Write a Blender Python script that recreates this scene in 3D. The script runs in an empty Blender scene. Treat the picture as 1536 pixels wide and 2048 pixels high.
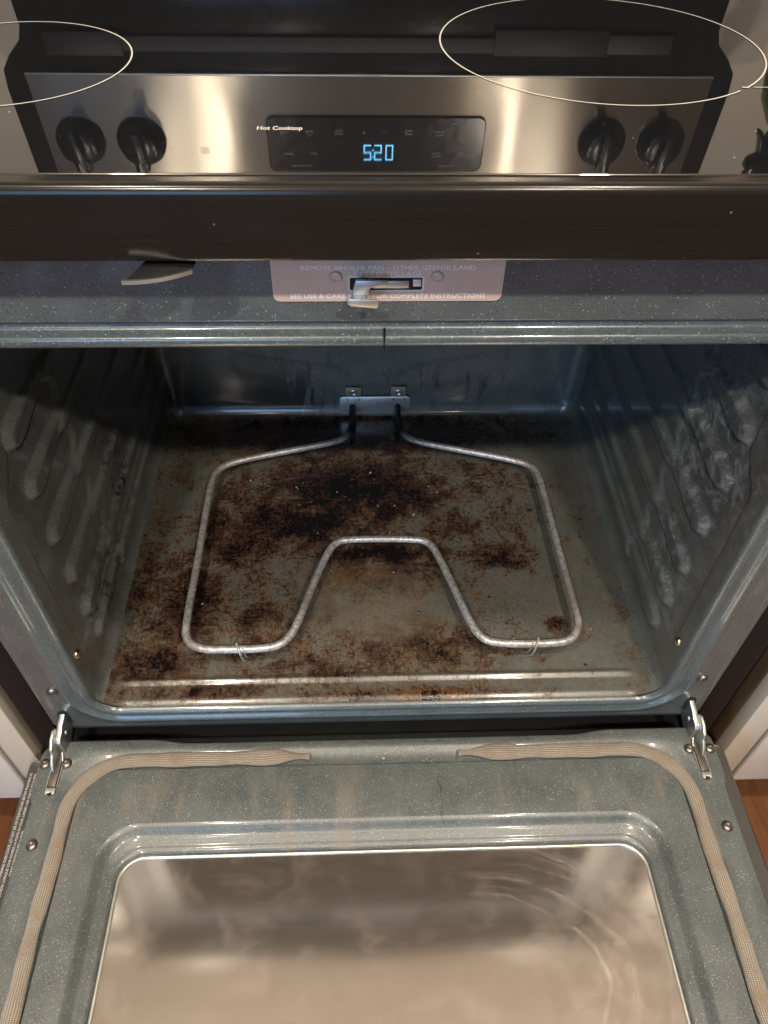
import bpy, bmesh, math, random
from mathutils import Vector, Matrix
random.seed(7)
SC = bpy.context.scene
COL = SC.collection
R = math.radians

# ------------------------------------------------------------------ camera
cam_d = bpy.data.cameras.new("camera")
cam = bpy.data.objects.new("camera", cam_d); COL.objects.link(cam)
cam_d.sensor_fit = 'HORIZONTAL'; cam_d.sensor_width = 36.0
cam_d.lens = 36.0 * 1543.26 / 1536.0
cam_d.clip_start = 0.01; cam_d.clip_end = 200
_r = Vector((0.99934533, -0.03240562, 0.01608656))
_u = Vector((0.01312931, 0.73917001, 0.67339091))
_w = Vector((0.03371235, 0.67273886, -0.73911156))
_m = Matrix((_r, _u, -_w)).transposed().to_4x4()
_m.translation = Vector((-0.02263992, -0.40876059, 1.08259224))
cam.matrix_world = _m
SC.camera = cam

# ------------------------------------------------------------------ light
world = bpy.data.worlds.new("World"); SC.world = world; world.use_nodes = True
_bg = world.node_tree.nodes["Background"]
_bg.inputs["Color"].default_value = (0.74, 0.87, 1.0, 1)
_bg.inputs["Strength"].default_value = 0.12

def lamp(name, loc, size, energy, color):
    d = bpy.data.lights.new(name, 'POINT'); d.shadow_soft_size = size / 2
    d.energy = energy; d.color = color
    o = bpy.data.objects.new(name, d); COL.objects.link(o); o.location = loc
    return o
for ly, en in ((-0.42, 9.5), (-1.29, 34.0), (-2.20, 1.6)):
    for lx in (-0.53, 0.53):
        lamp("ceiling_lamp", (lx, ly, 2.36), 0.10, {-0.42: 21.0, -1.29: 6.0, -2.20: 3.0}[ly], (1.0, 0.89, 0.74))
        dl_ = bpy.data.lights.new("ceiling_downlight", 'AREA'); dl_.shape = 'DISK'; dl_.size = {-0.42: 0.09, -1.29: 0.09, -2.20: 0.045}[ly]
        dl_.energy = en; dl_.color = (1.0, 0.89, 0.74)
        do_ = bpy.data.objects.new("ceiling_downlight", dl_); COL.objects.link(do_); do_.location = (lx, ly, 2.28)
_wd = bpy.data.lights.new("window_daylight", 'AREA'); _wd.shape = 'RECTANGLE'
_wd.size = 1.3; _wd.size_y = 1.2; _wd.energy = 40.0; _wd.color = (0.36, 0.62, 1.0)
_wo = bpy.data.objects.new("window_daylight", _wd); COL.objects.link(_wo)
_wo.location = (-0.95, -3.2, 1.45)
_wo.rotation_euler = (Vector((-0.95, -3.2, 1.45)) - Vector((0, 0.3, 0.5))).to_track_quat('Z', 'Y').to_euler()

SC.view_settings.view_transform = 'Standard'; SC.view_settings.look = 'None'
SC.view_settings.exposure = 0.0; SC.view_settings.gamma = 1.0
SC.cycles.use_denoising = True
SC.cycles.max_bounces = 8; SC.cycles.glossy_bounces = 5; SC.cycles.diffuse_bounces = 3
SC.cycles.caustics_reflective = False; SC.cycles.caustics_refractive = False
SC.cycles.sample_clamp_indirect = 4.0

# ------------------------------------------------------------------ node helper
class NT:
    def __init__(s, name):
        s.m = bpy.data.materials.new(name); s.m.use_nodes = True
        s.t = s.m.node_tree; s.t.nodes.clear()
        s.out = s.t.nodes.new('ShaderNodeOutputMaterial')
    def n(s, typ, **kw):
        x = s.t.nodes.new(typ)
        for k, v in kw.items():
            if k.startswith('_'): setattr(x, k[1:], v)
        return x
    def set(s, sock, v):
        if isinstance(v, bpy.types.NodeSocket): s.t.links.new(v, sock)
        else: sock.default_value = v
    def math(s, op, a, b=0.0, c=0.0, clamp=False):
        x = s.t.nodes.new('ShaderNodeMath'); x.operation = op; x.use_clamp = clamp
        s.set(x.inputs[0], a); s.set(x.inputs[1], b); s.set(x.inputs[2], c)
        return x.outputs[0]
    def vmath(s, op, a, b=(0, 0, 0)):
        x = s.t.nodes.new('ShaderNodeVectorMath'); x.operation = op
        s.set(x.inputs[0], a); s.set(x.inputs[1], b)
        return x.outputs['Value'] if op in ('LENGTH', 'DOT_PRODUCT', 'DISTANCE') else x.outputs['Vector']
    def pos(s): return s.t.nodes.new('ShaderNodeNewGeometry').outputs['Position']
    def nor(s): return s.t.nodes.new('ShaderNodeNewGeometry').outputs['True Normal']
    def uv(s): return s.t.nodes.new('ShaderNodeTexCoord').outputs['UV']
    def xyz(s, v):
        x = s.t.nodes.new('ShaderNodeSeparateXYZ'); s.set(x.inputs[0], v); return x.outputs
    def comb(s, a, b, c):
        x = s.t.nodes.new('ShaderNodeCombineXYZ')
        for i, v in enumerate((a, b, c)): s.set(x.inputs[i], v)
        return x.outputs[0]
    def noise(s, vec, scale, detail=4, rough=0.55, dist=0.0):
        x = s.t.nodes.new('ShaderNodeTexNoise'); s.set(x.inputs['Vector'], vec)
        x.inputs['Scale'].default_value = scale; x.inputs['Detail'].default_value = detail
        x.inputs['Roughness'].default_value = rough; x.inputs['Distortion'].default_value = dist
        return x.outputs[0]
    def voro(s, vec, scale, feature='F1', out='Distance'):
        x = s.t.nodes.new('ShaderNodeTexVoronoi'); x.feature = feature; s.set(x.inputs['Vector'], vec)
        x.inputs['Scale'].default_value = scale; return x.outputs[out]
    def ramp(s, fac, stops, interp='LINEAR'):
        x = s.t.nodes.new('ShaderNodeValToRGB'); s.set(x.inputs[0], fac); cr = x.color_ramp; cr.interpolation = interp
        while len(cr.elements) < len(stops): cr.elements.new(0.5)
        for e, (p, c) in zip(cr.elements, stops):
            e.position = p; e.color = (c[0], c[1], c[2], 1) if hasattr(c, '__len__') else (c, c, c, 1)
        return x.outputs[0]
    def smooth(s, v, a, b, lo=0.0, hi=1.0):
        x = s.t.nodes.new('ShaderNodeMapRange'); x.interpolation_type = 'SMOOTHSTEP'
        s.set(x.inputs['Value'], v); x.inputs['From Min'].default_value = a; x.inputs['From Max'].default_value = b
        x.inputs['To Min'].default_value = lo; x.inputs['To Max'].default_value = hi
        return x.outputs[0]
    def mix(s, f, a, b, blend='MIX'):
        x = s.t.nodes.new('ShaderNodeMix'); x.data_type = 'RGBA'; x.blend_type = blend
        s.set(x.inputs[0], f)
        for k, v in ((6, a), (7, b)):
            if not isinstance(v, bpy.types.NodeSocket): v = (v[0], v[1], v[2], 1)
            s.set(x.inputs[k], v)
        return x.outputs[2]
    def bump(s, h, strength=0.3, dist=0.001, normal=None):
        x = s.t.nodes.new('ShaderNodeBump'); s.set(x.inputs['Height'], h)
        x.inputs['Strength'].default_value = strength; x.inputs['Distance'].default_value = dist
        if normal is not None: s.set(x.inputs['Normal'], normal)
        return x.outputs[0]
    def bsdf(s, **kw):
        x = s.t.nodes.new('ShaderNodeBsdfPrincipled')
        for k, v in kw.items():
            k = k.replace('_', ' ')
            if k == 'Base Color' and not isinstance(v, bpy.types.NodeSocket): v = (v[0], v[1], v[2], 1)
            s.set(x.inputs[k], v)
        return x.outputs[0]
    def done(s, sh):
        s.t.links.new(sh, s.out.inputs['Surface']); return s.m

M = {}
def simple(name, col, rough=0.5, metal=0.0, spec=0.5, var=0.0, vs=60, coat=0.0, bump=0.0, bs=300):
    t = NT(name); p = t.pos(); c = (col[0], col[1], col[2])
    kw = {}
    if var:
        f = t.noise(p, vs, 4)
        c = t.mix(f, [x * (1 - var) for x in col], [min(1, x * (1 + var)) for x in col])
        rough = t.math('ADD', rough - 0.08, t.math('MULTIPLY', t.noise(p, vs * 2.3, 3), 0.16))
    if bump: kw['Normal'] = t.bump(t.noise(p, bs, 3), bump, 0.0006)
    return t.done(t.bsdf(Base_Color=c, Roughness=rough, Metallic=metal, Specular_IOR_Level=spec, Coat_Weight=coat, Coat_Roughness=0.08, **kw))

def ellipse_mask(t, p, cx, cy, rx, ry, w):
    d = t.vmath('LENGTH', t.vmath('MULTIPLY', t.vmath('SUBTRACT', p, (cx, cy, 0)), (1 / rx, 1 / ry, 0)))
    return t.math('MULTIPLY', t.smooth(d, 1.35, 0.15), w)

def enamel(name, kind):
    t = NT(name); p = t.pos()
    n1 = t.noise(p, 30, 5); n2 = t.noise(p, 900, 2)
    if kind == 'door': a, b = (0.043, 0.050, 0.050), (0.074, 0.082, 0.079)
    elif kind == 'frame': a, b = (0.047, 0.061, 0.065), (0.070, 0.086, 0.090)
    else: a, b = (0.060, 0.066, 0.064), (0.100, 0.106, 0.098)
    base = t.mix(t.smooth(n1, .35, .65), a, b)
    base = t.mix(t.smooth(n2, .35, .7), base, [x * 1.25 for x in b])
    # ground-coat speckle: pale and dark flecks
    vs_ = 560 if kind == 'frame' else 600
    sd = t.voro(p, vs_); sc = t.xyz(t.voro(p, vs_, out='Color'))
    fl = t.math('MULTIPLY', t.smooth(sd, .42, .22), t.math('GREATER_THAN', sc[0], {'door': .80, 'frame': .84}.get(kind, .80)))
    base = t.mix(t.math('MULTIPLY', fl, t.smooth(t.noise(p, 55, 3), .35, .75, .35, .85)), base, (0.33, 0.33, 0.31))
    fd = t.math('MULTIPLY', t.smooth(sd, .42, .22), t.math('LESS_THAN', sc[0], .16))
    base = t.mix(t.math('MULTIPLY', fd, .75), base, (0.02, 0.024, 0.026))
    rough = t.math('ADD', .24 if kind != 'door' else .32, t.math('MULTIPLY', n1, .14))
    x, y, z = t.xyz(p)
    hgt = t.math('MULTIPLY', t.noise(p, 420, 3), .6)
    if kind == 'floor':
        flat = t.comb(x, y, 0.0)
        isfloor = t.smooth(z, .352, .338)
        blobs = [(-.03, .315, .17, .075, 1.0), (-.10, .255, .11, .045, 1.05), (-.23, .13, .065, .10, .72), (-.17, .24, .07, .10, .62),
                 (.155, .200, .055, .032, .86), (.01, .205, .09, .022, 1.1), (.01, .180, .09, .030, .62), (-.13, .10, .07, .06, .42),  # blob under the element's U-bend is its shadow, painted into the floor colour
                 (.05, .006, .12, .013, .74), (-.20, .016, .10, .013, .60), (-.25, .052, .05, .035, .85), (.15, .33, .08, .05, .50),
                 (.05, .065, .13, .040, .60), (.0, .158, .075, .030, .66), (.17, .26, .06, .06, .42), (.09, .245, .08, .03, .48), (.0, .432, .29, .05, 1.05), (.205, .095, .018, .014, .9), (-.06, .04, .10, .02, .50)]  # wide blob along the back: soot, plus the cast shadow painted darker
        acc = None
        for bl in blobs:
            m = ellipse_mask(t, flat, *bl)
            acc = m if acc is None else t.math('MAXIMUM', acc, m)
        nz = t.noise(flat, 30, 12, .66, .5); nf = t.noise(flat, 180, 7, .78, .5)
        ns = t.math('MAXIMUM', t.noise(t.vmath('MULTIPLY', flat, (420, 60, 1)), 1.0, 5, .7, .8), t.noise(t.vmath('MULTIPLY', t.comb(t.math('ADD', x, t.math('MULTIPLY', y, .5)), y, 0.0), (70, 380, 1)), 1.0, 5, .7, .9))
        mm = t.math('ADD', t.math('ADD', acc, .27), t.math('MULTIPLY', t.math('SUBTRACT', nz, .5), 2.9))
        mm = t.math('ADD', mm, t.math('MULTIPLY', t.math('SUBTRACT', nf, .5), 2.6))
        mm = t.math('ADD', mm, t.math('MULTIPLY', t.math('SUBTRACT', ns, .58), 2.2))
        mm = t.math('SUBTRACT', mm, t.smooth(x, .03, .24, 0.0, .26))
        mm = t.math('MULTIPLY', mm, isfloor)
        # baked-on grease and the painted shadow blobs: thin amber film -> brown -> carbon
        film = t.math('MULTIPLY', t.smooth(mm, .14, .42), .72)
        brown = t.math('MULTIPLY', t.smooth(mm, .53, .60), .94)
        carbon_shade = t.smooth(mm, .96, 1.02)
        base = t.mix(t.math('MULTIPLY', t.smooth(mm, -.1, .30), .45), base, (0.115, 0.098, 0.068))
        base = t.mix(.42, base, (0.070, 0.064, 0.046))
        base = t.mix(film, base, t.mix(t.smooth(t.noise(flat, 48, 5, .7), .42, .62), (0.055, 0.036, 0.019), (0.105, 0.048, 0.017)))
        base = t.mix(brown, base, t.mix(t.noise(flat, 70, 4), (0.010, 0.004, 0.0025), (0.046, 0.016, 0.006)))
        base = t.mix(carbon_shade, base, (0.006, 0.004, 0.004))
        org = t.math('MAXIMUM', t.math('MAXIMUM', ellipse_mask(t, flat, .055, .005, .065, .012, 1.0), ellipse_mask(t, flat, -.10, .09, .12, .05, .45)), t.math('MAXIMUM', ellipse_mask(t, flat, -.24, .05, .05, .05, .5), ellipse_mask(t, flat, -.02, .17, .08, .03, .7)))
        og = t.math('MULTIPLY', t.smooth(t.math('ADD', org, t.math('MULTIPLY', t.math('SUBTRACT', nf, .5), 1.8)), .52, .66), t.math('MULTIPLY', isfloor, t.math('SUBTRACT', 1.0, carbon_shade)))
        base = t.mix(t.math('MULTIPLY', og, .75), base, (0.105, 0.046, 0.012))
        rough = t.math('SUBTRACT', rough, t.math('MULTIPLY', og, .10))
        # spatter dots
        dv = t.voro(t.vmath('ADD', flat, t.comb(t.math('MULTIPLY', nf, .012), t.math('MULTIPLY', nz, .012), 0.0)), 230)
        dc = t.xyz(t.voro(flat, 34, out='Color'))
        dots = t.math('MULTIPLY', t.smooth(dv, .30, .17), t.math('MULTIPLY', isfloor, t.smooth(t.math('ADD', acc, t.noise(flat, 14, 3)), .36, .80)))
        base = t.mix(t.math('MULTIPLY', dots, .85), base, (0.012, 0.007, 0.005))
        # pale wiped patch in the middle of the floor
        pale = t.math('MULTIPLY', ellipse_mask(t, flat, .0, .125, .085, .050, 1.0), t.math('MULTIPLY', isfloor, t.smooth(nf, .36, .56)))
        base = t.mix(t.math('MULTIPLY', pale, .60), base, (0.20, 0.165, 0.12))
        rough = t.math('ADD', rough, t.math('SUBTRACT', t.math('MULTIPLY', brown, .14), t.math('MULTIPLY', carbon_shade, .26)))
        hgt = t.math('ADD', hgt, t.math('ADD', t.math('MULTIPLY', t.math('ADD', brown, carbon_shade), 1.6), t.math('MULTIPLY', dots, 1.2)))
    if kind == 'cavity':
        # soot on the back wall, drips on the side walls
        wallv = t.comb(t.math('MULTIPLY', x, 60.0), 0.0, t.math('MULTIPLY', z, 14.0))
        sw = t.math('ADD', t.noise(wallv, 1.0, 6, .7), t.math('MULTIPLY', ellipse_mask(t, t.comb(x, z, 0.0), -.20, .37, .13, .10, .34), 1.0))
        soot = t.math('MULTIPLY', t.smooth(sw, .56, .66), t.math('MULTIPLY', t.smooth(y, .45, .468), t.smooth(z, .50, .37)))
        base = t.mix(t.math('MULTIPLY', soot, .93), base, (0.012, 0.010, 0.010))
        yz = t.comb(y, z, 0.0)
        res = t.math('MULTIPLY', t.math('MAXIMUM', ellipse_mask(t, yz, .10, .60, .10, .10, 1.0), ellipse_mask(t, yz, .10, .46, .07, .06, .8)), t.smooth(x, .22, .28))
        rs = t.math('MULTIPLY', res, t.smooth(t.noise(p, 60, 9, .74, .8), .49, .60))
        base = t.mix(t.math('MULTIPLY', rs, .6), base, (0.36, 0.40, 0.44))
        drip = t.math('MULTIPLY', t.math('MULTIPLY', t.math('MAXIMUM', ellipse_mask(t, yz, .235, .455, .05, .07, 1.0), ellipse_mask(t, yz, .12, .40, .10, .06, .8)), t.smooth(x, -.22, -.28)), t.smooth(t.noise(p, 85, 8, .76), .51, .56))
        base = t.mix(drip, base, (0.018, 0.008, 0.005))
        rough = t.math('ADD', rough, t.math('MULTIPLY', rs, .25))
    if kind == 'door':
        # greasy wipe streaks and a cracked drip near the middle
        st = t.noise(t.vmath('MULTIPLY', p, (46, 9, 9)), 1.0, 4, .6)
        ms = t.math('MULTIPLY', t.smooth(st, .50, .68), t.math('MULTIPLY', t.smooth(y, -.20, -.13), t.smooth(y, -.04, -.09)))
        base = t.mix(t.math('MULTIPLY', ms, .45), base, (0.17, 0.135, 0.095))
        lx = t.math('SUBTRACT', x, t.math('ADD', .060, t.math('MULTIPLY', t.math('SUBTRACT', t.noise(p, 70, 3), .5), .014)))
        ln = t.math('MULTIPLY', t.smooth(t.math('ABSOLUTE', lx), .0018, .0005), t.math('MULTIPLY', t.smooth(y, -.122, -.112), t.smooth(y, -.062, -.072)))
        base = t.mix(t.math('MULTIPLY', ln, t.smooth(t.noise(p, 160, 4), .35, .60, .15, .8)), base, (0.038, 0.018, 0.010))
        rough = t.math('ADD', rough, t.math('MULTIPLY', ms, .1))
    nrm = t.bump(hgt, .22, .0008)
    return t.done(t.bsdf(Base_Color=base, Roughness=rough, Specular_IOR_Level=.55, Coat_Weight=.6 if kind != 'door' else .2, Coat_Roughness=.07, Normal=nrm))
M['enamel_cavity'] = enamel('enamel_cavity', 'cavity')
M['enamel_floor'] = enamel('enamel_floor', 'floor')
M['enamel_frame'] = enamel('enamel_frame', 'frame')
M['enamel_door'] = enamel('enamel_door', 'door')

def mat_steel():
    t = NT('brushed_steel'); p = t.pos()
    br = t.noise(t.vmath('MULTIPLY', p, (6, 900, 900)), 1.0, 4, .6)
    lo = t.noise(p, 9, 3)
    col = t.mix(br, (0.40, 0.355, 0.30), (0.52, 0.47, 0.40))
    ro = t.math('ADD', .12, t.math('MULTIPLY', lo, .06))
    tg = t.n('ShaderNodeTangent', _direction_type='UV_MAP'); tg.uv_map = 'UVMap'
    return t.done(t.bsdf(Base_Color=col, Metallic=1.0, Roughness=ro, Anisotropic=1.0, Tangent=tg.outputs[0], Normal=t.bump(br, .03, .0003)))
M['steel'] = mat_steel()

def mat_glass_top():
    t = NT('black_ceramic_glass'); p = t.pos()
    du = t.smooth(t.noise(p, 24, 6, .7), .5, .8)
    spk = t.math('MULTIPLY', t.smooth(t.voro(p, 85), .07, .02), t.math('GREATER_THAN', t.xyz(t.voro(p, 85, out='Color'))[0], .9))
    col = t.mix(t.math('MULTIPLY', spk, .6), (0.006, 0.006, 0.007), (0.55, 0.5, 0.4))
    ro = t.math('ADD', .018, t.math('MULTIPLY', du, .035))
    return t.done(t.bsdf(Base_Color=col, Roughness=ro, IOR=1.68))
M['top_glass'] = mat_glass_top()

def mat_black_trim():
    t = NT('black_enamel_trim'); p = t.pos()
    br = t.noise(t.vmath('MULTIPLY', p, (5, 500, 500)), 1.0, 4, .6)
    col = t.mix(br, (0.006, 0.0055, 0.005), (0.013, 0.011, 0.009))
    dst = t.math('MULTIPLY', t.smooth(t.voro(p, 120), .10, .04), t.math('GREATER_THAN', t.xyz(t.voro(p, 120, out='Color'))[0], .93))
    col = t.mix(t.math('MULTIPLY', dst, .5), col, (0.30, 0.26, 0.20))
    ro = t.math('ADD', .12, t.math('MULTIPLY', br, .14))
    return t.done(t.bsdf(Base_Color=col, Roughness=ro, IOR=1.33, Normal=t.bump(t.noise(p, 40, 2), .03, .002)))
M['trim'] = mat_black_trim()

M['black_gloss'] = simple('black_gloss_plastic', (0.008, 0.0075, 0.007), .16, spec=.32, var=.3)
M['black_satin'] = simple('black_satin_paint', (0.007, 0.007, 0.0075), .5, spec=.2, var=.35, vs=40)
M['door_skin'] = simple('dark_door_skin', (0.045, 0.041, 0.038), .34, var=.25, vs=30)
M['vent_grey'] = simple('dark_grey_vent', (0.020, 0.020, 0.021), .55, spec=.2, var=.3)
M['knob'] = simple('knob_plastic', (0.006, 0.006, 0.006), .26, spec=.35, var=.3)
M['void'] = simple('dark_slot', (0.004, 0.004, 0.004), .8)
M['white_print'] = simple('white_print', (0.50, 0.475, 0.43), .5)
M['dial_print'] = simple('dark_dial_print', (0.03, 0.03, 0.03), .5)
M['grey_print'] = simple('grey_print', (0.34, 0.33, 0.31), .5)
M['zinc'] = simple('zinc_plate', (0.50, 0.52, 0.53), .42, metal=1.0, var=.18, vs=90, bump=.1)
M['zinc_warm'] = simple('zinc_yellowed', (0.62, 0.61, 0.54), .38, metal=.9, var=.2, vs=120)
M['tab_steel'] = simple('dull_brown_steel', (0.018, 0.012, 0.009), .5, spec=.2, var=.2)
M['screw'] = simple('oxidised_screw', (0.20, 0.17, 0.15), .34, metal=.9, var=.3, vs=300)
M['crumb'] = simple('charred_crumb', (0.014, 0.008, 0.005), .35, var=.6, vs=90)
M['brass'] = simple('brass_screw', (0.62, 0.50, 0.26), .22, metal=1.0)
M['plate'] = simple('element_plate', (0.62, 0.63, 0.66), .45, metal=.75, var=.14, vs=150, bump=.08)
M['bracket'] = simple('tan_bracket', (0.36, 0.28, 0.22), .5, metal=.5, var=.3, vs=200)
M['cream'] = simple('cream_cabinet_paint', (0.70, 0.63, 0.52), .42, var=.05, vs=12)
M['white_cab'] = simple('white_cabinet_paint', (0.78, 0.74, 0.69), .40, var=.04, vs=12)
M['counter'] = simple('stone_counter', (0.30, 0.27, 0.24), .3, var=.35, vs=160)
M['wall'] = simple('greige_wall_paint', (0.50, 0.43, 0.35), .7, var=.05, vs=6)
M['ceiling'] = simple('ceiling_paint', (0.80, 0.72, 0.62), .8, var=.03, vs=5)
M['bottle_green'] = simple('green_plastic', (0.05, 0.075, 0.012), .3, var=.2)
M['red'] = simple('red_plastic', (0.42, 0.03, 0.03), .4, var=.2)

def mat_element():
    t = NT('element_sheath'); p = t.pos()
    n = t.noise(p, 260, 5, .65); l = t.noise(p, 14, 3)
    x, y, z = t.xyz(p)
    col = t.mix(t.smooth(n, .3, .7), (0.22, 0.215, 0.21), (0.56, 0.55, 0.545))
    col = t.mix(t.math('MULTIPLY', t.smooth(l, .45, .70), .65), col, (0.30, 0.215, 0.185))
    col = t.mix(t.smooth(t.math('ADD', y, t.math('MULTIPLY', n, .01)), .392, .412), col, (0.010, 0.009, 0.010))
    return t.done(t.bsdf(Base_Color=col, Roughness=.45, Metallic=.55, Normal=t.bump(n, .35, .0008)))
M['element'] = mat_element()

def mat_gasket():
    t = NT('woven_gasket'); p = t.pos(); u, v, _ = t.xyz(t.vmath('ADD', t.uv(), t.vmath('MULTIPLY', t.comb(t.noise(p, 60, 3), t.noise(p, 45, 3), 0.0), (.004, .05, 0))))
    a = t.math('SINE', t.math('MULTIPLY', v, 2 * math.pi * 22))
    b = t.math('SINE', t.math('MULTIPLY', u, 2 * math.pi * 640))
    w = t.math('MULTIPLY', t.math('ADD', t.math('MULTIPLY', a, .62), t.math('MULTIPLY', b, .38)), 1.0)
    f = t.smooth(w, -.8, .8)
    n = t.noise(p, 40, 4); n2 = t.noise(p, 500, 3)
    col = t.mix(f, (0.090, 0.074, 0.058), (0.33, 0.285, 0.228))
    col = t.mix(t.math('MULTIPLY', t.smooth(n, .42, .66), .7), col, (0.165, 0.115, 0.075))
    col = t.mix(t.math('MULTIPLY', n2, .3), col, (0.46, 0.37, 0.27))
    return t.done(t.bsdf(Base_Color=col, Roughness=.8, Specular_IOR_Level=.25, Sheen_Weight=.2, Normal=t.bump(f, .7, .0012)))
M['gasket'] = mat_gasket()

def mat_label():
    t = NT('copper_label'); p = t.pos()
    br = t.noise(t.vmath('MULTIPLY', p, (700, 700, 14)), 1.0, 4, .6); lo = t.noise(p, 30, 3)
    col = t.mix(br, (0.52, 0.39, 0.34), (0.64, 0.50, 0.44))
    col = t.mix(t.math('MULTIPLY', t.smooth(lo, .45, .7), .35), col, (0.66, 0.53, 0.46))
    return t.done(t.bsdf(Base_Color=col, Metallic=.25, Roughness=.46))
M['label'] = mat_label()
M['label_text'] = simple('embossed_text', (0.90, 0.84, 0.80), .35, metal=.1)

def mat_wood():
    t = NT('oak_floor'); p = t.pos()
    oi = t.n('ShaderNodeObjectInfo').outputs['Random']
    q = t.vmath('ADD', p, t.comb(t.math('MULTIPLY', oi, 7.0), t.math('MULTIPLY', oi, 3.0), 0.0))
    g = t.noise(t.vmath('MULTIPLY', q, (60, 5, 1)), 1.0, 6, .6, .9)
    fg = t.noise(t.vmath('MULTIPLY', q, (420, 18, 1)), 1.0, 4, .6)
    col = t.ramp(g, [(.25, (0.085, 0.030, 0.013)), (.5, (0.17, 0.070, 0.032)), (.75, (0.27, 0.125, 0.058))])
    col = t.mix(t.math('MULTIPLY', fg, .4), col, (0.10, 0.04, 0.018))
    col = t.mix(t.math('MULTIPLY', oi, .35), col, (0.30, 0.14, 0.07))
    return t.done(t.bsdf(Base_Color=col, Roughness=t.math('ADD', .22, t.math('MULTIPLY', g, .2)), Coat_Weight=.3, Coat_Roughness=.15, Normal=t.bump(fg, .15, .0006)))
M['wood'] = mat_wood()
def mat_veneer():
    t = NT('brown_veneer'); p = t.pos()
    g = t.noise(t.vmath('MULTIPLY', p, (50, 50, 4)), 1.0, 5, .6, .6)
    return t.done(t.bsdf(Base_Color=t.ramp(g, [(.3, (0.11, 0.065, 0.035)), (.7, (0.25, 0.16, 0.09))]), Roughness=.5))
M['veneer'] = mat_veneer()

def mat_pane():
    t = NT('oven_window_pane'); p = t.pos(); x, y, z = t.xyz(p)
    # wiped grease film: fine horizontal streaks and a big arc on the right
    st = t.noise(t.vmath('MULTIPLY', p, (16, 700, 1)), 1.0, 5, .7, .3)
    bl = t.noise(p, 16, 5, .6, .8)
    d = t.vmath('LENGTH', t.vmath('MULTIPLY', t.vmath('SUBTRACT', p, (.085, -.262, 0)), (1 / .115, 1 / .082, 0)))
    ring = t.math('ADD', d, t.math('MULTIPLY', t.math('SUBTRACT', t.noise(p, 9, 4), .5), .34))
    along = t.smooth(t.noise(t.vmath('MULTIPLY', p, (22, 22, 1)), 1.0, 6, .7), .34, .62)
    arc = 0.0
    for r0, wd, am in ((.97, .024, .7), (1.05, .015, .4), (1.19, .070, .9), (1.36, .016, .35), (1.52, .10, .6)):
        g = t.smooth(t.math('ABSOLUTE', t.math('SUBTRACT', ring, r0)), wd, wd * .15, 0.0, am)
        arc = t.math('ADD', arc, g)
    fine = t.noise(t.comb(t.math('MULTIPLY', ring, 95.0), t.math('MULTIPLY', x, 9.0), t.math('MULTIPLY', y, 9.0)), 1.0, 3, .6)
    arc = t.math('MULTIPLY', t.math('MULTIPLY', arc, t.smooth(x, .045, .13)), t.math('MULTIPLY', along, t.smooth(fine, .30, .62)))
    fx = t.math('MULTIPLY', t.smooth(x, .16, .22), t.smooth(y, -.17, -.135))
    smr = t.math('MULTIPLY', t.smooth(x, .11, .20), t.smooth(bl, .38, .62))
    film = t.math('ADD', .24, t.math('MULTIPLY', t.smooth(st, .40, .72), .055))
    film = t.math('ADD', film, t.math('MULTIPLY', arc, .46))
    film = t.math('ADD', film, t.math('MULTIPLY', smr, .20))
    film = t.math('ADD', film, t.math('MULTIPLY', t.smooth(t.noise(p, 26, 8, .72, .6), .46, .70), .16))
    scr = t.noise(t.vmath('MULTIPLY', t.comb(t.math('ADD', x, t.math('MULTIPLY', y, .6)), y, 0.0), (900, 30, 1)), 1.0, 3, .6)
    film = t.math('ADD', film, t.math('MULTIPLY', t.smooth(scr, .66, .76), .10))
    spk = t.math('MULTIPLY', t.smooth(t.voro(p, 70), .06, .03), t.math('GREATER_THAN', t.xyz(t.voro(p, 70, out='Color'))[1], .86))
    film = t.math('ADD', film, t.math('MULTIPLY', spk, .7), clamp=True)
    dif = t.n('ShaderNodeBsdfDiffuse'); dif.inputs[0].default_value = (0.56, 0.46, 0.385, 1)
    tr = t.n('ShaderNodeBsdfTransparent'); tr.inputs[0].default_value = (0.72, 0.68, 0.62, 1)
    gl = t.n('ShaderNodeBsdfGlossy'); gl.inputs[0].default_value = (1.0, 0.95, 0.88, 1)
    t.set(gl.inputs['Roughness'], t.math('ADD', .055, t.math('MULTIPLY', film, .20)))
    m1 = t.n('ShaderNodeMixShader'); t.set(m1.inputs[0], film); t.set(m1.inputs[1], tr.outputs[0]); t.set(m1.inputs[2], dif.outputs[0])
    lw = t.n('ShaderNodeFresnel'); lw.inputs[0].default_value = 1.5
    rf = t.math('ADD', .62, t.math('MULTIPLY', lw.outputs[0], .9), clamp=True)
    m2 = t.n('ShaderNodeMixShader'); t.set(m2.inputs[0], rf); t.set(m2.inputs[1], m1.outputs[0]); t.set(m2.inputs[2], gl.outputs[0])
    return t.done(m2.outputs[0])
M['pane'] = mat_pane()
def mat_screen():
    t = NT('inner_door_screen'); p = t.pos(); x, y, z = t.xyz(p)
    dx = t.math('SINE', t.math('MULTIPLY', x, 2 * math.pi / .0042)); dy = t.math('SINE', t.math('MULTIPLY', y, 2 * math.pi / .0042))
    dots = t.smooth(t.math('MULTIPLY', dx, dy), .1, .7)
    col = t.mix(dots, (0.10, 0.085, 0.068), (0.19, 0.165, 0.13))
    return t.done(t.bsdf(Base_Color=col, Roughness=.5))
M['screen'] = mat_screen()
def mat_emit():
    t = NT('blue_clock_digits'); e = t.n('ShaderNodeEmission'); e.inputs[0].default_value = (0.16, 0.56, 1.0, 1); e.inputs[1].default_value = 9.0
    return t.done(e.outputs[0])
M['digits'] = mat_emit()

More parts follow.
